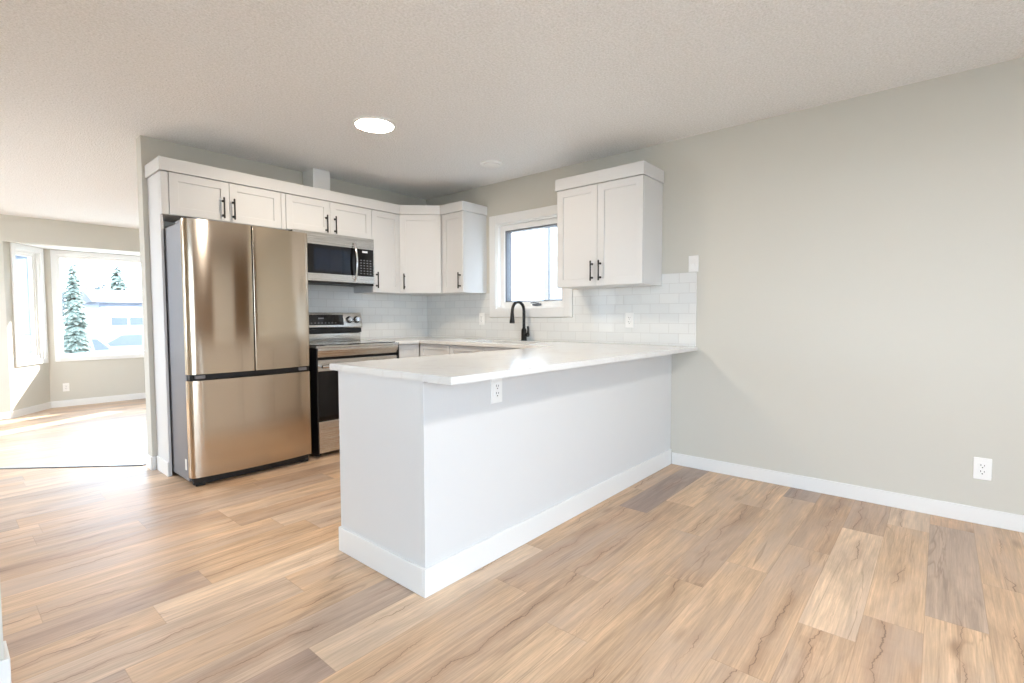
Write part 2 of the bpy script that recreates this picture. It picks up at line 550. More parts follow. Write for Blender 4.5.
def wall(name, origin, direction, length, z0, z1, thick, holes=(), outward=1):
    """upright slab; local x runs along it, local +y (times outward) is its outer side"""
    us = sorted({0.0, length, *[h[0] for h in holes], *[h[1] for h in holes]})
    zs = sorted({z0, z1, *[h[2] for h in holes], *[h[3] for h in holes]})
    ins = lambda u, z: not any(h[0] < u < h[1] and h[2] < z < h[3] for h in holes)
    d = Vector((direction[0], direction[1], 0)).normalized()
    nrm = Vector((-d.y, d.x, 0)) * outward
    mx = Matrix(((d.x, 0, nrm.x, origin[0]), (d.y, 0, nrm.y, origin[1]), (0, 1, 0, 0), (0, 0, 0, 1)))
    mb = MB()
    mb.cells(us, zs, ins, 0.0, thick, mx=mx)
    bmesh.ops.recalc_face_normals(mb.bm, faces=mb.bm.faces[:])
    return struct(mb.build(name, M['wall']))

# floors: the kitchen floor ends in a 45 degree step down into the living room (x + y = -2.45)
mb = MB()
mb.prism([(0.15, YR - .15), (0.15, WT * .5), (-2.45 - WT * .5, WT * .5), (XW - .1, -2.45 - XW + .1), (XW - .1, YR - .15)], LF - 0.02, 0.0)
fl = struct(mb.build('floor', M['floor']))
mb = MB()
mb.box(XW - .1, 0.15, 0.0, BY + 0.1, LF - 0.15, LF)
struct(mb.build('floor_living_room', M['floor']))
# nosing along the step
mb = MB()
dv = Vector((-1, 1, 0)).normalized()
nv = Vector((1, 1, 0)).normalized()
p0 = Vector((-2.655, 0.205, 0)); p1 = p0 + dv * 4.1
q = [p0 - nv * 0.022, p1 - nv * 0.022, p1 + nv * 0.012, p0 + nv * 0.012]
mb.prism([(v.x, v.y) for v in q], -0.03, 0.007, bev=0.002)
struct(mb.build('trim_1', M['alu']))
mb = MB()
q = [p0 - nv * 0.032, p1 - nv * 0.032, p1 - nv * 0.022, p0 - nv * 0.022]
mb.prism([(v.x, v.y) for v in q], -0.01, 0.003)
struct(mb.build('trim_2', M['slot']))

mb = MB()
mb.box(XW - .1, 0.15, YR - .15, FY + 0.15, H, H + 0.12)
struct(mb.build('ceiling', M['ceil']))
# bay ceiling
mb = MB()
BL, BR = -3.05, -0.55
bfl, bfr = -2.60, -1.0
mb.prism([(BL - .1, FY + 0.01), (BR + .1, FY + 0.01), (bfr + .1, BY + .15), (bfl - .1, BY + .15)], 2.125, 2.3)
struct(mb.build('ceiling_bay', M['trim']))

wall('wall_back', (-2.652, 0, 0), (1, 0), 2.652, LF, H, WT)
# right wall: kitchen window opening
KW = (-1.895, -1.065, 1.215, 2.055)      # y0, y1, z0, z1
wall('wall_right', (0, YR, 0), (0, 1), BY - YR, LF, H, 0.15, [(KW[0] - YR, KW[1] - YR, KW[2], KW[3])], outward=-1)
PD = (-4.9, -2.5, 0.02, 2.08)
# patio door opening is behind the camera
wall('wall_rear', (XW, YR, 0), (1, 0), -XW, LF, H, 0.15, [(PD[0] - XW, PD[1] - XW, PD[2], PD[3])], outward=-1)
bpy.data.objects['wall_rear'].data.materials[0] = M['reflect_taupe']  # unseen wall darkened to give the refrigerator brown reflections
wall('wall_left', (XW, YR, 0), (0, 1), FY - YR, LF, H, 0.12, [(0.8, 2.6, 0.95, 2.08), (YL0 - YR, YL1 - YR, 0.75, 2.12)], outward=1)  # both openings are added, unseen, to let in more daylight
wall('wall_hall', (XW, -2.33, 0), (1, 0), -3.592 - XW, 0.0, H, 0.12)
wall('wall_far', (XW, FY, 0), (1, 0), -XW, LF, H, 0.15, [(BL - XW, BR - XW, LF - 1, 2.12)])
wfront = (-2.475, -1.105, 0.555, 2.065)
wall('wall_bay_front', (bfl - .02, BY, 0), (1, 0), bfr - bfl + .04, LF, 2.126, 0.14,
     [(wfront[0] - bfl + .02, wfront[1] - bfl + .02, wfront[2], wfront[3])])
Lb = math.hypot(bfl - BL, BY - FY)
sw = (0.185, 0.675, 0.56, 2.06)
wall('wall_bay_left', (BL, FY, 0), (bfl - BL, BY - FY), Lb, LF, 2.126, 0.14, [sw])
wall('wall_bay_right', (BR, FY, 0), (bfr - BR, BY - FY), Lb, LF, 2.126, 0.14, [(Lb - sw[1], Lb - sw[0], sw[2], sw[3])], outward=-1)

# baseboards
def baseboard(name, segs, z0, h, t=0.012):
    """segs: list of (p0, p1, inward normal)"""
    mb = MB()
    for (a, b_, n) in segs:
        a, b_, n = Vector(a), Vector(b_), Vector(n).normalized()
        q = [a, b_, b_ + n * t, a + n * t]
        mb.prism([(v.x, v.y) for v in q], z0, z0 + h, bev=0.003)
    return struct(mb.build(name, M['trim']))
baseboard('baseboard_right', [((0, -2.897), (0, YR), (-1, 0))], 0, 0.09)
baseboard('baseboard_back', [((-2.6515, 0.0), (-2.632, 0.0), (0, -1)), ((-2.652, -0.012), (-2.652, WT), (-1, 0))], 0, 0.10)
baseboard('baseboard_hall', [((XW, -2.33), (-3.58, -2.33), (0, -1)), ((-3.592, -2.3298), (-3.592, -2.21), (1, 0))], 0, 0.11)
baseboard('baseboard_bay', [((bfl, BY), (bfr, BY), (0, -1)), ((BL, FY), (bfl, BY), (BY - FY, BL - bfl)), ((BR, FY), (bfr, BY), (FY - BY, bfr - BR))], LF, 0.095)
baseboard('baseboard_far', [((XW, FY), (BL, FY), (0, -1)), ((BR, FY), (0, FY), (0, -1))], LF, 0.095)
baseboard('baseboard_rear', [((XW, YR), (PD[0] - .08, YR), (0, 1)), ((PD[1] + .08, YR), (-1.62, YR), (0, 1)), ((-0.70, YR), (-0.013, YR), (0, 1))], 0, 0.09)
baseboard('baseboard_left', [((XW, YR), (XW, -2.33), (1, 0))], 0, 0.09)

# ------------------------------------------------------------------ windows
def ring(mb, u0, u1, z0, z1, w, y0, y1, bev=0.002):
    mb.box(u0, u0 + w, y0, y1, z0, z1, bev); mb.box(u1 - w, u1, y0, y1, z0, z1, bev)
    mb.box(u0 + w, u1 - w, y0, y1, z0, z0 + w, bev); mb.box(u0 + w, u1 - w, y0, y1, z1 - w, z1, bev)

def window(name, origin, direction, outward, u0, u1, z0, z1, casing, depth, fr, sash=0.0, gasket=False, crank=None, latch=False):
    """local x along the wall, local +y to the outside; opening u0..u1, z0..z1"""
    d = Vector((direction[0], direction[1], 0)).normalized()
    nrm = Vector((-d.y, d.x, 0)) * outward
    mx = Matrix(((d.x, nrm.x, 0, origin[0]), (d.y, nrm.y, 0, origin[1]), (0, 0, 1, 0), (0, 0, 0, 1)))
    mb = MB(mx)
    ring(mb, u0, u1, z0, z1, 0.018, -0.001, depth, 0.001)                    # jamb lining
    ring(mb, u0 + .018, u1 - .018, z0 + .018, z1 - .018, fr, depth - 0.055, depth + 0.01, 0.004)
    root = struct(mb.build(name, M['vinyl']))
    mb = MB(mx)
    ring(mb, u0 - casing, u1 + casing, z0 - casing, z1 + casing, casing + 0.006, -0.018, -0.001, 0.003)
    mb.build('casing', M['trim'], root)
    a = 0.018 + fr
    if sash:
        mb = MB(mx)
        ring(mb, u0 + a, u1 - a, z0 + a, z1 - a, sash, depth - 0.045, depth - 0.005, 0.005)
        mb.build('sash', M['vinyl'], root)
        a += sash
    if gasket:
        mb = MB(mx)
        ring(mb, u0 + a - .001, u1 - a + .001, z0 + a - .001, z1 - a + .001, 0.014, depth - 0.040, depth + 0.040, 0.001)
        mb.build('gasket', M['gasket'], root)
    mb = MB(mx)
    mb.box(u0 + a - .004, u1 - a + .004, depth - 0.028, depth - 0.022, z0 + a - .004, z1 - a + .004)
    mb.build('pane', M['glass'], root)
    if crank:
        cu, cz = crank
        mb = MB(mx)
        mb.box(cu - .045, cu + .045, depth - 0.085, depth - 0.056, cz - .008, cz + .012, 0.005)
        mb.tube([(cu - .03, depth - .075, cz + .014), (cu + .02, depth - .085, cz + .022), (cu + .06, depth - .085, cz + .018)], 0.006)
        mb.build('crank_handle', M['gasket'] if gasket else M['vinyl'], root, 40)
    if latch:
        mb = MB(mx)
        lu = u0 + 0.018 + fr * .5
        mb.box(lu - .01, lu + .01, depth - 0.075, depth - 0.055, z0 + .17, z0 + .25, 0.004)
        mb.box(lu - .006, lu + .006, depth - 0.09, depth - 0.075, z0 + .20, z0 + .27, 0.004)
        mb.build('sash_latch', M['vinyl'], root)
    return root

window('window_1', (0, YR), (0, 1), -1, KW[0] - YR, KW[1] - YR, KW[2], KW[3], 0.080, 0.10, 0.050, gasket=True, crank=(-1.55 - YR, KW[2] + .035), latch=False)
window('window_2', (bfl, BY), (1, 0), 1, wfront[0] - bfl, wfront[1] - bfl, wfront[2], wfront[3], 0.055, 0.09, 0.035)
window('window_3', (BL, FY), (bfl - BL, BY - FY), 1, sw[0], sw[1], sw[2], sw[3], 0.062, 0.09, 0.03, sash=0.03, crank=((sw[0] + sw[1]) / 2 + .1, sw[2] + .03))
window('window_4', (BR, FY), (bfr - BR, BY - FY), -1, Lb - sw[1], Lb - sw[0], sw[2], sw[3], 0.062, 0.09, 0.03, sash=0.03)
window('window_added_dining', (XW, YR), (0, 1), 1, 0.8, 2.6, 0.95, 2.08, 0.07, 0.09, 0.05)  # unseen window added to light the dining side from the left
window('window_added_living', (XW, YR), (0, 1), 1, YL0 - YR, YL1 - YR, 0.75, 2.12, 0.07, 0.09, 0.05)  # unseen window added to brighten the living room
# patio door behind the camera (lights the dining side)
mb = MB()
mx = Matrix(((1, 0, 0, 0), (0, -1, 0, YR), (0, 0, 1, 0), (0, 0, 0, 1)))
mb = MB(mx)
ring(mb, PD[0], PD[1], PD[2], PD[3], 0.05, 0.0, 0.12, 0.003)
mid = (PD[0] + PD[1]) / 2
ring(mb, PD[0] + .05, mid + .03, PD[2] + .05, PD[3] - .05, 0.06, 0.02, 0.06, 0.003)
ring(mb, mid - .03, PD[1] - .05, PD[2] + .05, PD[3] - .05, 0.06, 0.065, 0.105, 0.003)
d1 = struct(mb.build('door_1', M['vinyl']))
mb = MB(mx)
mb.box(PD[0] + .11, mid - .03, 0.037, 0.043, PD[2] + .11, PD[3] - .11)
mb.box(mid + .03, PD[1] - .11, 0.082, 0.088, PD[2] + .11, PD[3] - .11)
mb.build('pane', M['glass'], d1)
mb = MB(mx)
ring(mb, PD[0] - .08, PD[1] + .08, -0.2, PD[3] + .08, 0.085, -0.018, -0.001, 0.003)
mb2 = mb.build('casing', M['trim'], d1)

# unseen white door added on the rear wall for a pale refrigerator reflection
mb = MB(mx)
ring(mb, -1.62, -0.70, -0.2, 2.11, 0.07, -0.018, -0.001, 0.003)
mb.box(-1.55, -0.77, -0.008, -0.0015, 0.008, 2.04, 0.001)
for (a, b_) in ((0.12, 0.95), (1.10, 1.92)):
    ring(mb, -1.44, -0.88, a, b_, 0.025, -0.014, -0.0075, 0.003)
d2 = struct(mb.build('door_added_rear', M['trim']))
mb = MB(mx)
mb.cyl((-1.47, -0.008, 0.96), (-1.47, -0.05, 0.96), 0.011, 14); mb.cyl((-1.47, -0.045, 0.96), (-1.47, -0.075, 0.96), 0.027, 18, r2=0.024)
mb.build('door_knob', M['chrome'], d2, 40)

# portals so the sky is sampled through the openings
def portal(loc, facing, sx, sy):
    d = bpy.data.lights.new('sky_portal', 'AREA')
    d.shape = 'RECTANGLE'; d.size = sx; d.size_y = sy
    d.cycles.is_portal = True
    o = bpy.data.objects.new('sky_portal', d)
    COL.objects.link(o)
    o.location = loc
    o.rotation_euler = Vector(facing).to_track_quat('-Z', 'Y').to_euler()
portal(((PD[0] + PD[1]) / 2, YR - .14, (PD[2] + PD[3]) / 2), (0, 1, 0), PD[1] - PD[0], PD[3] - PD[2])
portal((0.14, (KW[0] + KW[1]) / 2, (KW[2] + KW[3]) / 2), (-1, 0, 0), KW[1] - KW[0], KW[3] - KW[2])
portal(((wfront[0] + wfront[1]) / 2, BY + .13, (wfront[2] + wfront[3]) / 2), (0, -1, 0), wfront[1] - wfront[0], wfront[3] - wfront[2])
portal((XW - .11, YR + 1.7, 1.515), (1, 0, 0), 1.8, 1.13)
portal((XW - .11, (YL0 + YL1) / 2, 1.435), (1, 0, 0), YL1 - YL0, 1.37)
_n = Vector((BY - FY, BL - bfl, 0)).normalized()
_c = Vector((BL, FY, 0)) + Vector((bfl - BL, BY - FY, 0)).normalized() * ((sw[0] + sw[1]) / 2) - _n * 0.13
portal((_c.x, _c.y, 1.31), _n, sw[1] - sw[0], sw[3] - sw[2])
_c2 = Vector((BR, FY, 0)) + Vector((bfr - BR, BY - FY, 0)).normalized() * (Lb - (sw[0] + sw[1]) / 2)
_n2 = Vector((-_n.x, _n.y, 0))
_c2 = _c2 - _n2 * 0.13
portal((_c2.x, _c2.y, 1.31), _n2, sw[1] - sw[0], sw[3] - sw[2])

# ------------------------------------------------------------------ cabinet parts
def shaker_door(mb, x0, x1, z0, z1, yb, t=0.019, rail=0.057):
    """front faces -y; back of the door at y = yb"""
    yf = yb - t
    b = 0.0015
    mb.box(x0, x0 + rail, yf, yb, z0, z1, b); mb.box(x1 - rail, x1, yf, yb, z0, z1, b)
    mb.box(x0 + rail - .001, x1 - rail + .001, yf, yb, z0, z0 + rail, b)
    mb.box(x0 + rail - .001, x1 - rail + .001, yf, yb, z1 - rail, z1, b)
    mb.box(x0 + rail - .004, x1 - rail + .004, yf + 0.009, yb - .002, z0 + rail - .004, z1 - rail + .004)

def bar_handle(mb, x, zc, yf, length=0.155, horizontal=False):
    h = length / 2
    y = yf - 0.030
    if horizontal:
        e = lambda s: (x + s, y, zc); post = lambda s: ((x + s, yf + .002, zc), (x + s, y, zc))
    else:
        e = lambda s: (x, y, zc + s); post = lambda s: ((x, yf + .002, zc + s), (x, y, zc + s))
    mb.tube([e(-h), e(-h + .004), e(-h * .5), e(0), e(h * .5), e(h - .004), e(h)], [.0045, .0065, .0060, .0055, .0060, .0065, .0045], 10)
    for s in (-h * .68, h * .68):
        mb.cyl(*post(s), 0.0055, 12)
        p = post(s)[0]
        mb.cyl(p, (p[0], p[1] - .006, p[2]), 0.009, 14)

def add_door(root, x0, x1, z0, z1, yb, handle=None, hlen=0.155, mx=None):
    mb = MB(mx)
    shaker_door(mb, x0, x1, z0, z1, yb)
    d = mb.build('door', M['white'], root)
    if handle:
        mb = MB(mx)
        bar_handle(mb, handle[0], handle[1], yb - 0.019, hlen)
        hd = mb.build('handle', M['black'], d, 40)
        hd['label'] = 'black bar handle'
    return d

DY = 0.311            # carcass depth (door backs)
CT, CB = 2.153, 1.375 # cabinet top / bottom

# refrigerator surround panel
t = thing('tall_side_panel', 'tall narrow white panel boxing in the left side of the refrigerator', 'cabinet panel', (-2.621, 0, 0))
MB().box(0, 0.0165, -0.272, -0.002, 0, CT, 0.0015).build('panel', M['white'], t)
mb = MB()
mb.box(-0.010, -0.0005, -0.285, -0.012, 0, 0.105, 0.003)
mb.build('baseboard', M['trim'], t)
mb = MB()
mb.box(-0.0003, 0.0165, -0.285, -0.2725, 0.0, CT, 0.0015)
mb.build('front_stile', M['white'], t)

# cabinet over the refrigerator
def upper(name, label, x0, x1, z0, doors, filler=None, group=None):
    t = thing(name, label, 'cabinet', (x0, 0, z0), 0, group)
    w = x1 - x0
    MB().box(0.0005, w - .0005, -DY, -0.002, 0, CT - z0, 0.001).build('carcass', M['white'], t)
    for (a, b_, hx, hz) in doors:
        add_door(t, a - x0, b_ - x0, 0.002, CT - z0 - 0.0015, -DY - .001, (hx - x0, hz - z0))
    if filler:
        MB().box(filler[0] - x0, filler[1] - x0, -DY - .019, -DY - .0005, 0.002, CT - z0 - .0015, 0.001).build('filler_strip', M['white'], t)
    return t
G = 'white wall cabinets'
oc = upper('wall_cabinet', 'short white wall cabinet above the refrigerator, with two doors', -2.6040, -1.757, 1.857,
      [(-2.575, -2.187, -2.232, 1.955), (-2.184, -1.796, -2.160, 1.955)], (-1.793, -1.758), G)
mb = MB()
mb.box(-0.017, 0.027, -0.3235, -0.3118, 0.002, CT - 1.857 - .0015, 0.001)
mb.box(-0.017, -0.001, -0.3112, -0.2855, 0.002, CT - 1.857 - .0015, 0.001)
mb.build('filler_strip', M['white'], oc)
upper('wall_cabinet', 'short white two-door wall cabinet directly above the microwave', -1.756, -0.942, 1.863,
      [(-1.754, -1.365, -1.404, 1.952), (-1.362, -0.944, -1.322, 1.952)], None, G)
upper('wall_cabinet', 'narrow white single-door wall cabinet right beside the microwave', -0.941, -0.617, CB,
      [(-0.939, -0.619, -0.897, 1.491)], None, G)
# diagonal corner cabinet
t = thing('corner_wall_cabinet', 'white wall cabinet with a diagonal door set across the kitchen corner', 'cabinet', (0, 0, CB), 0, G)
mb = MB()
c1 = 0.616
mb.prism([(-.002, -.002), (-c1, -.002), (-c1, -DY), (-DY, -c1), (-.002, -c1)], 0, CT - CB)
mb.build('carcass', M['white'], t)
pa, pb = Vector((-c1 - .004, -DY - .006, 0)), Vector((-DY - .006, -c1 - .004, 0))
dl = (pb - pa).length
mxd = Matrix.Translation(pa) @ Matrix.Rotation(-math.pi / 4, 4, 'Z')
add_door(t, 0.012, dl - 0.012, 0.002, CT - CB - .0015, -.001, (0.052, 0.116), mx=mxd)
# right-wall cabinets
def upper_r(name, label, y0, y1, doors, crown=False):
    t = thing(name, label, 'cabinet', (0, y0, CB), RIGHT, G)
    w = y0 - y1
    MB().box(0.0005, w - .0005, -DY, -0.002, 0, CT - CB, 0.001).build('carcass', M['white'], t)
    for (a, b_, h) in doors:
        add_door(t, y0 - a, y0 - b_, 0.002, CT - CB - .0015, -DY - .001, (y0 - h, 0.116))
    return t
upper_r('wall_cabinet', 'narrow white wall cabinet on the window wall, left of the window, handle at right', -0.6175, -0.934,
        [(-0.634, -0.932, -0.892)])
rc = upper_r('wall_cabinet', 'white two-door wall cabinet hanging alone right of the kitchen window', -2.038, -2.795,
             [(-2.040, -2.414, -2.374), (-2.417, -2.793, -2.446)])
w = 2.795 - 2.038
mb = MB()
z0, z1 = CT - CB + .001, 2.246 - CB
mb.box(-0.008, w + .010, -DY - .036, -DY - .021, z0, z1, 0.002)
mb.box(-0.008, -0.0, -DY - .021, -0.002, z0, z1, 0.002)
mb.box(w, w + .010, -DY - .021, -0.002, z0, z1, 0.002)
mb.box(0, w, -DY - .021, -0.002, z0 + .004, z1 - .02)
mb.build('crown_fascia', M['white'], rc)

# crown run over the long row of cabinets
path = [Vector(p) for p in ((-2.634, -.002), (-2.634, -.349), (-.6235, -.349), (-.349, -.6235), (-.349, -.948), (-.002, -.948))]
inner = [Vector(p) for p in ((-2.6220, -.002), (-2.6220, -.3315), (-.617, -.3315), (-.3315, -.617), (-.3315, -.9345), (-.002, -.9345))]
mb = MB()
for i in range(5):
    mb.prism([path[i], path[i + 1], inner[i + 1], inner[i]], CT + .001, 2.244, bev=0.0015)
mb.prism([inner[0], inner[1], inner[2], inner[3], inner[4], inner[5], (-.002, -.002)], CT + .004, CT + .012)
tag(mb.build('crown_moulding', M['white']), 'flat white crown fascia capping the long cabinet row from refrigerator to window', 'moulding')

# vent chase between crown and ceiling
mb = MB()
mb.box(-1.440, -1.278, -0.192, -0.002, CT + .013, H - .001, 0.001)
tag(mb.build('vent_chase', M['trim']), 'small white boxed vent duct rising from the cabinet tops to the ceiling', 'duct cover')

# ------------------------------------------------------------------ backsplash tiles
mb = MB()
mb.box(-1.757, -0.0085, -0.008, -0.0005, 0.9145, CB + .0, 0)
mb.box(-1.757, -0.942, -0.008, -0.0005, CB, 1.862, 0)
struct(mb.build('wall_tile_back', M['tile_x']))
mb = MB()
ty = [-3.063, -2.7955, -2.038, KW[0] - .086, KW[1] + .086, -0.935, -0.0085]
tz = [0.9145, KW[2] - .086, CB - .001, 1.464, ]
def tin(y, z):
    if KW[0] - .086 < y < KW[1] + .086 and z > KW[2] - .086:
        return False
    if z > CB - .001:
        return y < -2.7955
    return True
mxr = Matrix(((0, 0, 1, 0), (1, 0, 0, 0), (0, 1, 0, 0), (0, 0, 0, 1)))
mb.cells(sorted(ty), sorted(tz), tin, -0.008, -0.0005, mx=mxr)
bmesh.ops.recalc_face_normals(mb.bm, faces=mb.bm.faces[:])
struct(mb.build('wall_tile_right', M['tile_y']))
mb = MB()
mb.box(-.0105, -.0005, -3.0665, -3.0635, 0.9145, 1.464)
struct(mb.build('trim_3', M['plastic']))

# ------------------------------------------------------------------ base cabinets
def base_unit(label, loc, rz, w, fronts, d=0.59):
    t = thing('base_cabinet', label, 'cabinet', loc, rz, 'white base cabinets')
    mb = MB()
    if 'sink base' in label:
        mb.box(0.0005, .018, -d, -0.002, 0.10, 0.882); mb.box(w - .018, w - .0005, -d, -0.002, 0.10, 0.882)
        mb.box(.018, w - .018, -d, -0.002, 0.10, 0.118); mb.box(.018, w - .018, -0.012, -0.002, 0.118, 0.882)
        mb.box(.018, w - .018, -d, -d + .018, 0.80, 0.882)
    else:
        mb.box(0.0005, w - .0005, -d, -0.002, 0.10, 0.882, 0.001)
    mb.box(0.0005, w - .0005, -d + .06, -0.02, 0.0, 0.10)
    mb.build('carcass', M['white'], t)
    for kind, x0, x1, z0, z1 in fronts:
        mb = MB()
        shaker_door(mb, x0, x1, z0, z1, -d - .001, rail=0.045)
        f = mb.build(kind, M['white'], t)
        if kind == 'drawer':
            continue
        mb = MB()
        bar_handle(mb, x1 - .04, z1 - .13, -d - .02)
        hd = mb.build('handle', M['black'], f, 40)
    return t
base_unit('white base cabinet in the corner beside the range', (-0.903, 0, 0), 0, 0.29, [('drawer', .003, .287, .73, .878), ('door', .003, .287, .105, .725)])
base_unit('white base cabinet on the window wall nearest the kitchen corner', (0, -0.6125, 0), RIGHT, 0.42, [('drawer', .003, .417, .73, .878), ('door', .003, .417, .105, .725)])
base_unit('white sink base cabinet under the kitchen window', (0, -1.034, 0), RIGHT, 0.86, [('door', .003, .428, .105, .878), ('door', .432, .857, .105, .878)], d=0.59)
base_unit('white base cabinet between the sink and the peninsula', (0, -1.896, 0), RIGHT, 0.34, [('drawer', .003, .337, .73, .878), ('door', .003, .337, .105, .725)])

# peninsula
PX0, PY0, PY1 = -2.427, -2.883, -2.247
t = thing('peninsula', 'long white kitchen peninsula panelled on its end and dining side', 'kitchen island', (PX0, PY0, 0))
w = -PX0
MB().box(0.019, w - .0015, 0.014, PY1 - PY0 - .02, 0.0, 0.8835, 0.0).build('carcass', M['white'], t)
MB().box(0.0, w - .0015, 0.0, 0.0135, 0.0, 0.8835, 0.001).build('back_panel', M['white'], t)
MB().box(0.0, 0.0185, 0.014, PY1 - PY0, 0.0, 0.8835, 0.001).build('end_panel', M['white'], t)
mb = MB()
mb.box(-0.013, w - .0125, -0.013, 0.001, 0.0, 0.117, 0.003)
mb.box(-0.013, 0.001, 0.0012, PY1 - PY0 + .004, 0.0, 0.117, 0.003)
mb.build('baseboard', M['trim'], t)
for k in range(3):
    a = 0.03 + k * 0.58
    mb = MB(Matrix.Translation((0, PY1 - PY0 - .02, 0)) @ Matrix.Scale(-1, 4, (0, 1, 0)))
    shaker_door(mb, a, a + .57, 0.11, 0.876, -0.0005)
    bmesh.ops.recalc_face_normals(mb.bm, faces=mb.bm.faces[:])
    dd = mb.build('door', M['white'], t)
mb = MB(); mb.box(0.002, 0.020, -.020, -0.001, 0.876, 0.8835, 0.001)
mb.build('support_bracket', M['grey'], t)

# worktop: one U-shaped slab with the sink cut out
SX0, SX1, SY0, SY1 = -0.51, -0.14, -1.86, -1.14
xs = [-2.459, -0.904, -0.635, SX0, SX1, -0.0095]
ys = [-3.085, -2.222, SY0, SY1, -0.635, -0.0095]
def cin(x, y):
    if SX0 < x < SX1 and SY0 < y < SY1:
        return False
    if y < -2.222:
        return True
    if x > -0.635:
        return True
    return y > -0.635 and x > -0.904
mb = MB()
mb.cells(xs, sorted(ys), cin, 0.884, 0.914)
ed = [e for e in mb.bm.edges if len(e.link_faces) == 2 and e.calc_face_angle(0) > 0.6]
bmesh.ops.bevel(mb.bm, geom=ed, offset=0.003, segments=2, affect='EDGES')
tag(mb.build('worktop', M['quartz']), 'white quartz worktop running along both walls and over the peninsula', 'countertop')

# sink
t = thing('sink', 'steel undermount sink set into the worktop under the window', 'sink', ((SX0 + SX1) / 2, (SY0 + SY1) / 2, 0.70))
a, b_ = (SX1 - SX0) / 2, (SY1 - SY0) / 2
mb = MB()
mb.box(-a, a, -b_, b_, 0.0, 0.008)
mb.box(-a, -a + .006, -b_, b_, 0.008, .1835); mb.box(a - .006, a, -b_, b_, 0.008, .1835)
mb.box(-a + .006, a - .006, -b_, -b_ + .006, 0.008, .1835); mb.box(-a + .006, a - .006, b_ - .006, b_, 0.008, .1835)
mb.build('basin', M['steelb'], t)
mb = MB(); mb.lathe([(0, .012), (.03, .012), (.045, .0085), (.045, .0082)], (0, 0, 0), 24)
mb.build('drain', M['chrome'], t, 40)

# faucet
fx, fy = -0.078, -1.482
t = thing('faucet', 'matte black gooseneck kitchen faucet standing behind the sink', 'faucet', (fx, fy, 0.9145))
mb = MB()
mb.lathe([(0, 0), (.030, 0), (.030, .006), (.026, .012), (.025, .10), (.018, .115), (.0, .115)], (0, 0, 0), 28)
mb.build('base', M['black'], t, 35)
mb = MB()
R_ = 0.085
pts = [(0, 0, .095), (0, 0, .18), (0, 0, .275)]
for k in range(1, 13):
    an = math.pi * k / 12
    pts.append((-R_ + R_ * math.cos(an), -0.004 * k / 12, .275 + R_ * math.sin(an)))
pts.append((-2 * R_ - .004, -.006, .255))
mb.tube(pts, 0.0145, 14)
mb.build('gooseneck', M['black'], t, 60)
mb = MB()
mb.tube([(-2 * R_ - .004, -.006, .262), (-2 * R_ - .006, -.007, .235), (-2 * R_ - .010, -.009, .18), (-2 * R_ - .0115, -.010, .165)], [.0155, .018, .023, .023], 16)
mb.build('spray_head', M['black'], t, 50)
mb = MB()
mb.cyl((0, -.012, .055), (0, -.052, .055), .019, 18)
mb.tube([(0, -.040, .058), (-.004, -.052, .075), (-.008, -.056, .11), (-.012, -.055, .135)], [.012, .0105, .009, .008], 10)
mb.build('lever', M['black'], t, 50)

# ------------------------------------------------------------------ refrigerator
FX0, FX1, FYF = -2.604, -1.757, -0.715
t = thing('refrigerator', 'large stainless steel french-door refrigerator with bottom freezer drawer', 'refrigerator', (FX0, 0, 0))
w = FX1 - FX0
MB().box(0.007, w - .004, -0.625, -0.035, 0.03, 1.765, 0.004).build('body', M['grey'], t)
mb = MB()
mb.box(0.012, w - .012, -0.637, -0.6255, 0.05, 1.76)
mb.build('door_seal', M['blackplastic'], t)
mb = MB()
mb.box(0.02, w - .02, -0.665, -0.638, 0.008, 0.056, 0.003)
for fx_ in (0.03, w - .09):
    mb.box(fx_, fx_ + .06, -0.672, -0.6655, 0.0, 0.022, 0.002)
mb.build('base_grille', M['blackplastic'], t)
def bowed(mb, x0, x1, z0, z1, rl, rr, zbev=0.006):
    """door skin bowed over the full appliance width, rounded side edges"""
    yb = -0.6385
    def yf(x):
        s = (x - w / 2) / (w / 2)
        return FYF - 0.032 * (1 - s * s) + 0.018
    pts = [(x0, yb), (x0, yf(x0) + rl)]
    for k in range(1, 9):
        an = math.pi / 2 * k / 8
        pts.append((x0 + rl * (1 - math.cos(an)), yf(x0 + rl * (1 - math.cos(an))) + rl * (1 - math.sin(an))))
    n = 16
    for k in range(1, n):
        x = x0 + rl + (x1 - rr - x0 - rl) * k / n
        pts.append((x, yf(x)))
    for k in range(0, 9):
        an = math.pi / 2 * k / 8
        pts.append((x1 - rr + rr * math.sin(an), yf(x1 - rr + rr * math.sin(an)) + rr * (1 - math.cos(an))))
    pts.append((x1, yb))
    mb.prism(pts, z0, z1)
split = 0.412
mb = MB(); bowed(mb, 0.0, split - .003, 0.758, 1.785, 0.028, 0.006)
dl_ = mb.build('door', M['steel'], t, 30)
mb = MB(); bowed(mb, split + .003, w, 0.758, 1.785, 0.006, 0.028)
mb.build('door', M['steel'], t, 30)
mb = MB(); bowed(mb, 0.0, w, 0.064, 0.716, 0.028, 0.028)
mb.build('freezer_drawer', M['steel'], t, 30)
mb = MB()
mb.box(0.012, w - .012, -0.680, -0.638, 0.7175, 0.7565, 0.002)
mb.build('handle_recess', M['blackplastic'], t)
for a in (0.02, w - .12):
    MB().box(a + .02, a + .08, -0.700, -0.6805, 0.728, 0.750, 0.003).build('hinge', M['grey'], t)
for a in (0.01, w - .10):
    MB().box(a, a + .09, -0.622, -0.50, 1.7655, 1.786, 0.006).build('hinge_cover', M['grey'], t)
MB().box(0.0052, 0.0068, -0.585, -0.555, 0.10, 0.175).build('rating_sticker', M['plastic'], t)

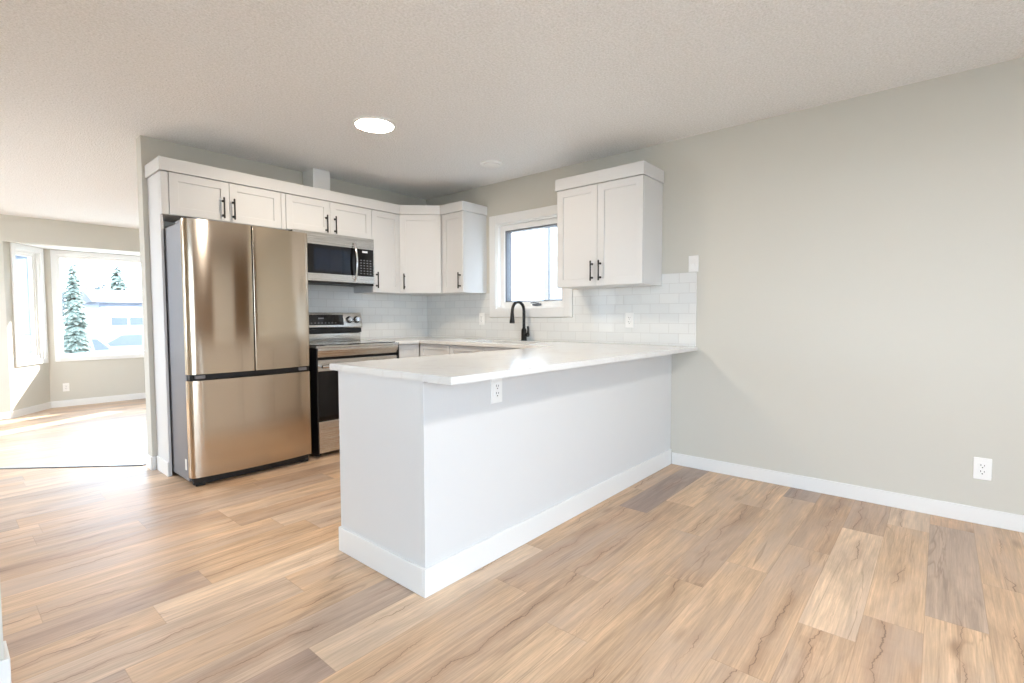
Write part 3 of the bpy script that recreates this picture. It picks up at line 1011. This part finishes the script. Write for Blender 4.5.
# ------------------------------------------------------------------ range
RX0, RX1 = -1.708, -0.9085
t = thing('range', 'stainless steel electric range with black oven glass beside the refrigerator', 'stove', (RX0, 0, 0))
w = RX1 - RX0
MB().box(0.002, w - .002, -0.625, -0.012, 0.02, 0.888, 0.002).build('body', M['blackplastic'], t)
for a in (0.0, w - .012):
    MB().box(a, a + .0115, -0.688, -0.626, 0.02, 0.8875, 0.002).build('side_trim', M['blackplastic'], t)
mb = MB()
mb.box(0.0, w, -0.690, -0.012, 0.8885, 0.908, 0.004)
mb.build('cooktop_frame', M['steelb'], t)
MB().box(0.02, w - .02, -0.655, -0.105, 0.9085, 0.9145, 0.001).build('cooktop', M['blackglass'], t)
mb = MB()
mb.prism([(-0.690, 0.868), (-0.690, 0.8880), (-0.626, 0.8880), (-0.626, 0.815), (-0.672, 0.815)], 0.0125, w - .0125, 'x', bev=0.002)
mb.build('front_trim', M['steelb'], t)
# oven door
mb = MB()
ring(mb, 0.0125, w - .0125, 0.300, 0.792, 0.045, -0.668, -0.6265, 0.003)
mb.box(0.048, w - .048, -0.668, -0.6265, 0.700, 0.7475, 0.002)
od = mb.build('oven_door', M['blackplastic'], t)
mb = MB()
mb.box(0.0125, w - .0125, -0.673, -0.6685, 0.702, 0.792, 0.0015)
mb.build('door_trim', M['steelb'], od)
MB().box(0.0125, w - .0125, -0.6725, -0.6685, 0.302, 0.7005, 0.001).build('oven_window', M['blackglass'], od)
mb = MB()
mb.tube([(0.03, -.722, .742), (0.06, -.724, .742), (w / 2, -.726, .742), (w - .06, -.724, .742), (w - .03, -.722, .742)], 0.012, 14)
for a in (0.045, w - .045):
    mb.box(a - .012, a + .012, -0.722, -0.6735, 0.732, 0.752, 0.003)
mb.build('handle', M['chrome'], od, 40)
mb = MB(); mb.box(0.0125, w - .0125, -0.668, -0.6265, 0.035, 0.293, 0.004)
mb.build('storage_drawer', M['steelb'], t)
for fx_ in (0.03, w - .07):
    for fy_ in (-.60, -.10):
        MB().box(fx_, fx_ + .04, fy_, fy_ + .04, 0.0, 0.0195).build('foot', M['blackplastic'], t)
# backguard
mb = MB()
mb.prism([(-0.095, 1.045), (-0.068, 1.182), (-0.015, 1.182), (-0.015, 0.9085), (-0.060, 0.9085), (-0.060, 0.985), (-0.040, 0.990), (-0.040, 1.035), (-0.090, 1.037)], 0.0, w, 'x', bev=0.003)
mb.build('backguard', M['steelb'], t, 30)
nb = Vector((-0.1365, 0, -0.027)).normalized()    # outward of the sloped fascia (in y,z -> use below)
sl = math.atan2(0.027, 0.137)
mxb = Matrix.Translation((0, -0.095, 1.045)) @ Matrix.Rotation(-sl, 4, 'X')
mb = MB(mxb)
mb.box(0.20, w - .20, -0.004, -0.0003, 0.020, 0.118, 0.001)
disp = mb.build('control_display', M['blackglass'], t)
mb = MB(mxb)
for k in range(9):
    mb.box(0.235 + k * .034, 0.250 + k * .034, -0.0050, -0.0043, 0.036, 0.042)
mb.build('key_print', M['keys'], disp)
MB(mxb).box(0.345, 0.400, -0.0050, -0.0043, 0.078, 0.090).build('clock_digits', M['keys'], disp)
for kx in (0.055, 0.135, w - .135, w - .055):
    mb = MB(mxb)
    MB(mxb).cyl((kx, -0.0005, .070), (kx, -0.006, .070), .033, 28).build('knob_ring', M['blackplastic'], t, 35)
    mb.cyl((kx, -0.0062, .070), (kx, -0.032, .070), .025, 28, r2=.021)
    mb.box(kx - .004, kx + .004, -0.037, -0.030, .050, .090, 0.001)
    mb.build('knob', M['chrome'], t, 35)
MB().box(0.004, w - .004, -0.0835, -0.0405, 0.991, 1.0345, 0.001).build('vent_slot', M['blackplastic'], t)

# ------------------------------------------------------------------ microwave
MX0, MX1, MZ0, MZ1 = -1.728, -0.966, 1.428, 1.8615
t = thing('microwave', 'stainless steel over-the-range microwave with a dark window and curved handle', 'microwave', (MX0, 0, MZ0))
w = MX1 - MX0
h = MZ1 - MZ0
MB().box(0.002, w - .002, -0.370, -0.0085, 0.012, h, 0.002).build('body', M['blackplastic'], t)
wd = 0.585       # door width
mb = MB()
mb.box(0, wd - .002, -0.400, -0.3705, h - .105, h, 0.003); mb.box(0, wd - .002, -0.400, -0.3705, 0.02, 0.088, 0.003)
mb.box(0, .09, -0.400, -0.3705, .088, h - .105); mb.box(wd - .012, wd - .002, -0.400, -0.3705, .088, h - .105)
md = mb.build('door', M['steelb'], t)
mb = MB(); mb.box(.088, wd - .010, -0.4012, -0.3710, .086, h - .103)
mb.build('door_window', M['blackglass'], md)
mb = MB(); mb.box(.17, wd - .075, -0.4020, -0.4013, .112, h - .135)
mb.build('inner_window', M['mwglass'], md)
mb = MB()
zc0, zc1 = 0.035, h - .055
pts = []
for k in range(13):
    f = k / 12
    pts.append((wd - .035, -0.407 - 0.042 * math.sin(math.pi * f) ** 0.7, zc0 + (zc1 - zc0) * f))
mb.tube(pts, 0.0105, 14)
mb.build('handle', M['chrome'], md, 50)
mb = MB()
mb.box(wd, w, -0.400, -0.3705, h - .105, h, 0.003); mb.box(wd, w, -0.400, -0.3705, 0.02, .088, 0.003)
mb.box(w - .012, w, -0.400, -0.3705, .088, h - .105)
mb.build('control_frame', M['steelb'], t)
mb = MB(); mb.box(wd + .002, w - .010, -0.4012, -0.3710, .086, h - .103)
cp = mb.build('control_panel', M['blackglass'], t)
mb = MB()
mb.box(wd + .05, wd + .105, -0.4022, -0.4013, h - .135, h - .118)
mb.build('clock_display', M['clock'], cp)
for nm, rows in (('number_keys', range(4)), ('function_keys', range(4, 6))):
    mb = MB()
    for r_ in rows:
        for c_ in range(4):
            x_ = wd + .028 + c_ * .033
            z_ = .105 + r_ * .024
            mb.box(x_, x_ + .016, -0.4020, -0.4013, z_, z_ + .008)
    mb.build(nm, M['keys'], cp)
mb = MB(); mb.box(0.004, w - .004, -0.392, -0.3705, 0.0, 0.0195, 0.002)
mb.build('vent_grille', M['blackplastic'], t)

# ------------------------------------------------------------------ electrical plates
def outlet(name, label, loc, rz, switch=False):
    t = thing(name, label, 'light switch' if switch else 'outlet', loc, rz, None if switch else 'white wall outlets')
    MB().box(-.037, .037, -.0065, -.0003, -.060, .060, 0.003).build('cover_plate', M['plastic'], t)
    if switch:
        mb = MB()
        mb.prism([(-.0066, -.034), (-.012, .0), (-.0066, .034)], -.017, .017, 'x')
        mb.build('rocker', M['plastic'], t)
    else:
        s = MB().box(-.017, .017, -.0088, -.0066, -.034, .034, 0.002).build('socket', M['plastic'], t)
        mb = MB()
        for zc in (-.017, .017):
            mb.box(-.0085, -.0060, -.0096, -.0089, zc - .001, zc + .009)
            mb.box(.0060, .0085, -.0096, -.0089, zc - .001, zc + .007)
            mb.cyl((0, -.0089, zc - .009), (0, -.0096, zc - .009), .003, 12)
        mb.build('slots', M['slot'], s)
        for zc in (-.049, .049):
            MB().cyl((0, -.0066, zc), (0, -.0076, zc), .0032, 12).build('screw', M['plastic'], t)
    return t
outlet('wall_outlet', 'white outlet low on the bare dining wall above its baseboard', (0, -4.637, 0.305), RIGHT)
outlet('wall_outlet', 'white outlet on the dining side of the peninsula under the overhang', (-1.997, PY0, 0.797), 0)
outlet('wall_outlet', 'white outlet on the backsplash tiles below the cabinet right of the window', (-.008, -2.530, 1.108), RIGHT)
outlet('wall_outlet', 'white outlet on the backsplash tiles left of the window and the faucet', (-.008, -0.870, 1.118), RIGHT)
outlet('wall_outlet', 'white outlet under the big bay window in the living room', (-2.424, BY, 0.120), 0)
outlet('light_switch', 'white light switch plate on the wall just above the end of the tiles', (0, -3.040, 1.525), RIGHT, True)

# ------------------------------------------------------------------ ceiling fittings
def led_disc(label, x, y, mat, r=0.142):
    t = thing('ceiling_light', label, 'ceiling light', (x, y, H))
    mb = MB(); mb.lathe([(r - .018, -.0003), (r, -.0003), (r, -.010), (r - .006, -.016), (r - .016, -.016), (r - .018, -.012)], (0, 0, 0), 56)
    mb.build('trim_ring', M['plastic'], t, 40)
    mb = MB(); mb.lathe([(r - .018, -.002), (r - .018, -.013), (r - .05, -.016), (0, -.017)], (0, 0, 0), 56)
    mb.build('diffuser', mat, t, 60)
    return t
led_disc('round flush ceiling light glowing over the kitchen', -1.664, -1.461, M['lamp_warm'])
led_disc('round flush ceiling light over the dining area', -2.15, -4.80, M['lamp_neutral'])
led_disc('unseen round ceiling light added to brighten the sunken living room', -4.7, 2.2, M['lamp_added'])  # lamp added out of view to lift the living room light
t = thing('smoke_detector', 'small round white smoke detector on the kitchen ceiling near the corner', 'smoke detector', (-0.49, -1.462, H))
mb = MB(); mb.lathe([(0, -.0003), (.100, -.0003), (.100, -.008), (.094, -.012), (.0, -.012)], (0, 0, 0), 40)
mb.build('mounting_plate', M['plastic'], t, 40)
mb = MB(); mb.lathe([(.072, -.0122), (.070, -.020), (.055, -.027), (0, -.029)], (0, 0, 0), 40)
mb.build('cover', M['plastic'], t, 40)

# ------------------------------------------------------------------ outdoors
GZ = -0.87
mb = MB(); mb.box(-70, 70, -60, 110, GZ - .3, GZ)
struct(mb.build('ground', M['ground']))
# roof eave over the bay keeps the high sun out
mb = MB()
mb.prism([(FY + .1, H + .15), (BY + .75, H + .02), (BY + .75, H + .10), (FY + .1, H + .5)], XW - .3, 0.6, 'x')
struct(mb.build('roof_eave', M['roof']))

# neighbour's house beyond the kitchen window
t = thing('neighbor_house', "neighbour's pale sided house wall close outside the kitchen window", 'house', (3.5, 0.93, GZ))
MB().box(0.0, 8, -10, 0.0, 0, 5.2).build('siding_wall', M['siding'], t)
mb = MB(); mb.box(-.03, .07, -.07, .03, 0, 5.2, 0.004)
mb.build('corner_board', M['cornerboard'], t)
mb = MB(); mb.prism([(-.5, 5.201), (8.5, 5.201), (4, 7.8)], -10.4, .4, 'y')
mb.build('roof', M['roof'], t)

def conifer(label, loc, hgt, rad, seed, mat='needles', layers=22, taper=0.75, group='conifers beyond the bay window'):
    rnd = random.Random(seed)
    t = thing('conifer_tree', label, 'tree', loc, 0, group)
    mb = MB(); mb.cyl((0, 0, 0), (0, 0, hgt * .95), hgt * .022, 10, r2=0.01)
    mb.build('trunk', M['bark'], t)
    mb = MB()
    b = mb.bm
    for k in range(layers):
        f = k / (layers - 1)
        zc = hgt * (0.07 + 0.90 * f)
        rr = rad * (1 - f) ** taper + 0.04 * rad
        n = int(26 - 12 * f)
        for j in range(n):
            an = 2 * math.pi * (j + rnd.random()) / n
            ln = rr * rnd.uniform(.7, 1.12)
            d = Vector((math.cos(an), math.sin(an), 0)); s = Vector((-d.y, d.x, 0))
            p = Vector((0, 0, zc + rnd.uniform(-.04, .04) * hgt))
            dr = -rnd.uniform(.15, .5) * ln
            wv = ln * rnd.uniform(.16, .28) + .02
            a = b.verts.new(p); c1_ = b.verts.new(p + d * ln * .55 + s * wv + Vector((0, 0, dr * .4)))
            e_ = b.verts.new(p + d * ln + Vector((0, 0, dr))); c2_ = b.verts.new(p + d * ln * .55 - s * wv + Vector((0, 0, dr * .4)))
            top = b.verts.new(p + d * ln * .5 + Vector((0, 0, dr * .2 + .12 * ln)))
            b.faces.new((a, c1_, top)); b.faces.new((c1_, e_, top)); b.faces.new((e_, c2_, top)); b.faces.new((c2_, a, top))
    mb.build('foliage', M[mat], t)
    return t
conifer('tall dark spruce close outside the left part of the bay window', (-1.03, 14.0, GZ), 3.6, 0.40, 3, layers=52, taper=0.38)
conifer('small distant pointed conifer over the roof in the middle of the bay window', (2.75, 36, GZ), 4.6, 0.8, 5)
conifer('distant wide conifer at the right edge of the bay window', (4.75, 38.0, GZ), 6.2, 1.5, 8)

def blob_tree(label, loc, hgt, rad, seed):
    rnd = random.Random(seed)
    t = thing('bare_tree', label, 'tree', loc, 0, 'distant bare trees')
    mb = MB(); mb.cyl((0, 0, 0), (0, 0, hgt * .6), .12, 10, r2=.06)
    for k in range(14):
        an = rnd.uniform(0, 6.28); ln = rad * rnd.uniform(.5, 1)
        z_ = hgt * rnd.uniform(.35, .6)
        mb.cyl((0, 0, z_), (math.cos(an) * ln, math.sin(an) * ln, z_ + hgt * rnd.uniform(.15, .4)), .05, 6, r2=.012)
    mb.build('trunk', M['bark'], t)
    mb = MB()
    b = mb.bm
    for k in range(420):
        v = Vector((rnd.gauss(0, 1), rnd.gauss(0, 1), rnd.gauss(0, 1))).normalized() * rnd.uniform(.5, 1)
        p = Vector((v.x * rad, v.y * rad, hgt * .72 + v.z * hgt * .28))
        s = rnd.uniform(.08, .2)
        vs = [b.verts.new(p + Vector((rnd.uniform(-s, s), rnd.uniform(-s, s), rnd.uniform(-s, s)))) for _ in range(4)]
        b.faces.new(vs[:3]); b.faces.new((vs[0], vs[2], vs[3]))
    mb.build('crown', M['leafless'], t)
blob_tree('hazy distant bushy tree above the house roof left of the small conifer', (1.35, 37, GZ), 4.3, 0.8, 11)
blob_tree('hazy distant bushy tree above the house roof right of the small conifer', (4.9, 44, GZ), 4.6, 1.0, 12)

# house across the street
t = thing('distant_house', 'long low pale house across the street seen through the bay window', 'house', (5.2, 30, GZ))
MB().box(-3.6, 6, -4, 0, 0, 2.75).build('siding_wall', M['farhouse'], t)
mb = MB(); mb.prism([(-4.4, 2.751), (.4, 2.751), (-2, 3.45)], -3.9, 6.3, 'x')
mb.build('roof', M['roof'], t)
for a in (-2.6, -.4):
    MB().box(a, a + 1.2, -4.03, -4.001, 1.0, 2.1).build('window', M['carglass'], t)

# grey-blue house seen through the narrow side window
M['bluehouse'] = siding_material('slate_siding', (66, 76, 88))
t = thing('distant_house', 'slate grey house glimpsed through the narrow side window of the bay', 'house', (-3.0, 20, GZ))
MB().box(-3.5, 1.85, 0, 6, 0, 4.6).build('siding_wall', M['bluehouse'], t)
mb = MB(); mb.prism([(-.5, 4.601), (6.5, 4.601), (3, 6.6)], -3.9, 2.1, 'x')
mb.build('roof', M['roof'], t)
for a in (-2.8, -.2):
    MB().box(a, a + 1.1, -.03, -.001, 1.2, 2.4).build('window', M['carglass'], t)

def car(name, label, cat, loc, rz, length, height, belt, roof_pts, win_lists, paint, width=1.75):
    t = thing(name, label, cat, loc, rz)
    mb = MB()
    mb.prism(roof_pts, -width / 2, width / 2, 'y', bev=0.05, seg=3)
    mb.build('body', paint, t, 40)
    for wl in win_lists:
        mb = MB()
        mb.prism(wl, -width / 2 - .012, width / 2 + .012, 'y')
        mb.build('side_window', M['carglass'], t)
    for xw in (length * .18, length * .80):
        for sy in (-1, 1):
            mb = MB()
            mb.cyl((xw, sy * (width / 2 - .2), .32), (xw, sy * (width / 2 + .015), .32), .32, 24)
            wh = mb.build('wheel', M['rubber'], t, 40)
            mb = MB(); mb.cyl((xw, sy * (width / 2 + .016), .32), (xw, sy * (width / 2 + .022), .32), .19, 20)
            mb.build('hubcap', M['chrome'], wh, 40)
    return t
# hatchback, tail to the right, mostly hidden by the window frame
car('parked_car', 'silver car parked outside, left one of the two seen through the bay window', 'car', (-4.05, 16, GZ), 0, 4.2, 1.47, .95,
    [(0, .35), (0, .75), (.15, .85), (1.1, .98), (1.9, 1.45), (3.6, 1.49), (4.1, 1.02), (4.2, .8), (4.2, .35)],
    [[(1.35, 1.02), (1.98, 1.38), (2.6, 1.40), (2.6, 1.02)], [(2.68, 1.02), (2.68, 1.40), (3.45, 1.41), (3.55, 1.02)], [(3.62, 1.02), (3.55, 1.36), (3.68, 1.36), (3.98, 1.04)]], M['carpaint'])
car('parked_car', 'silver car parked outside, right one of the two, windshield sloping left', 'car', (-1.35, 18.6, GZ), 0, 4.4, 1.5, .95,
    [(0, .35), (0, .72), (.12, .82), (1.3, .98), (2.05, 1.47), (3.7, 1.49), (4.25, 1.0), (4.4, .8), (4.4, .35)],
    [[(1.55, 1.02), (2.1, 1.39), (2.7, 1.41), (2.7, 1.02)], [(2.78, 1.02), (2.78, 1.41), (3.5, 1.41), (3.75, 1.02)]], M['carpaint'])
car('parked_van', 'white van parked behind the cars, dark side windows facing the bay window', 'van', (0.3, 23.0, GZ), 0, 5.2, 2.5, 1.5,
    [(0, .35), (0, 1.2), (.2, 1.3), (.75, 2.35), (1.0, 2.48), (5.1, 2.48), (5.2, 2.3), (5.2, .35)],
    [[(1.0, 1.70), (1.0, 2.03), (1.55, 2.03), (1.55, 1.70)], [(1.63, 1.70), (1.63, 2.03), (2.4, 2.03), (2.4, 1.70)]], M['vanpaint'], 1.9)
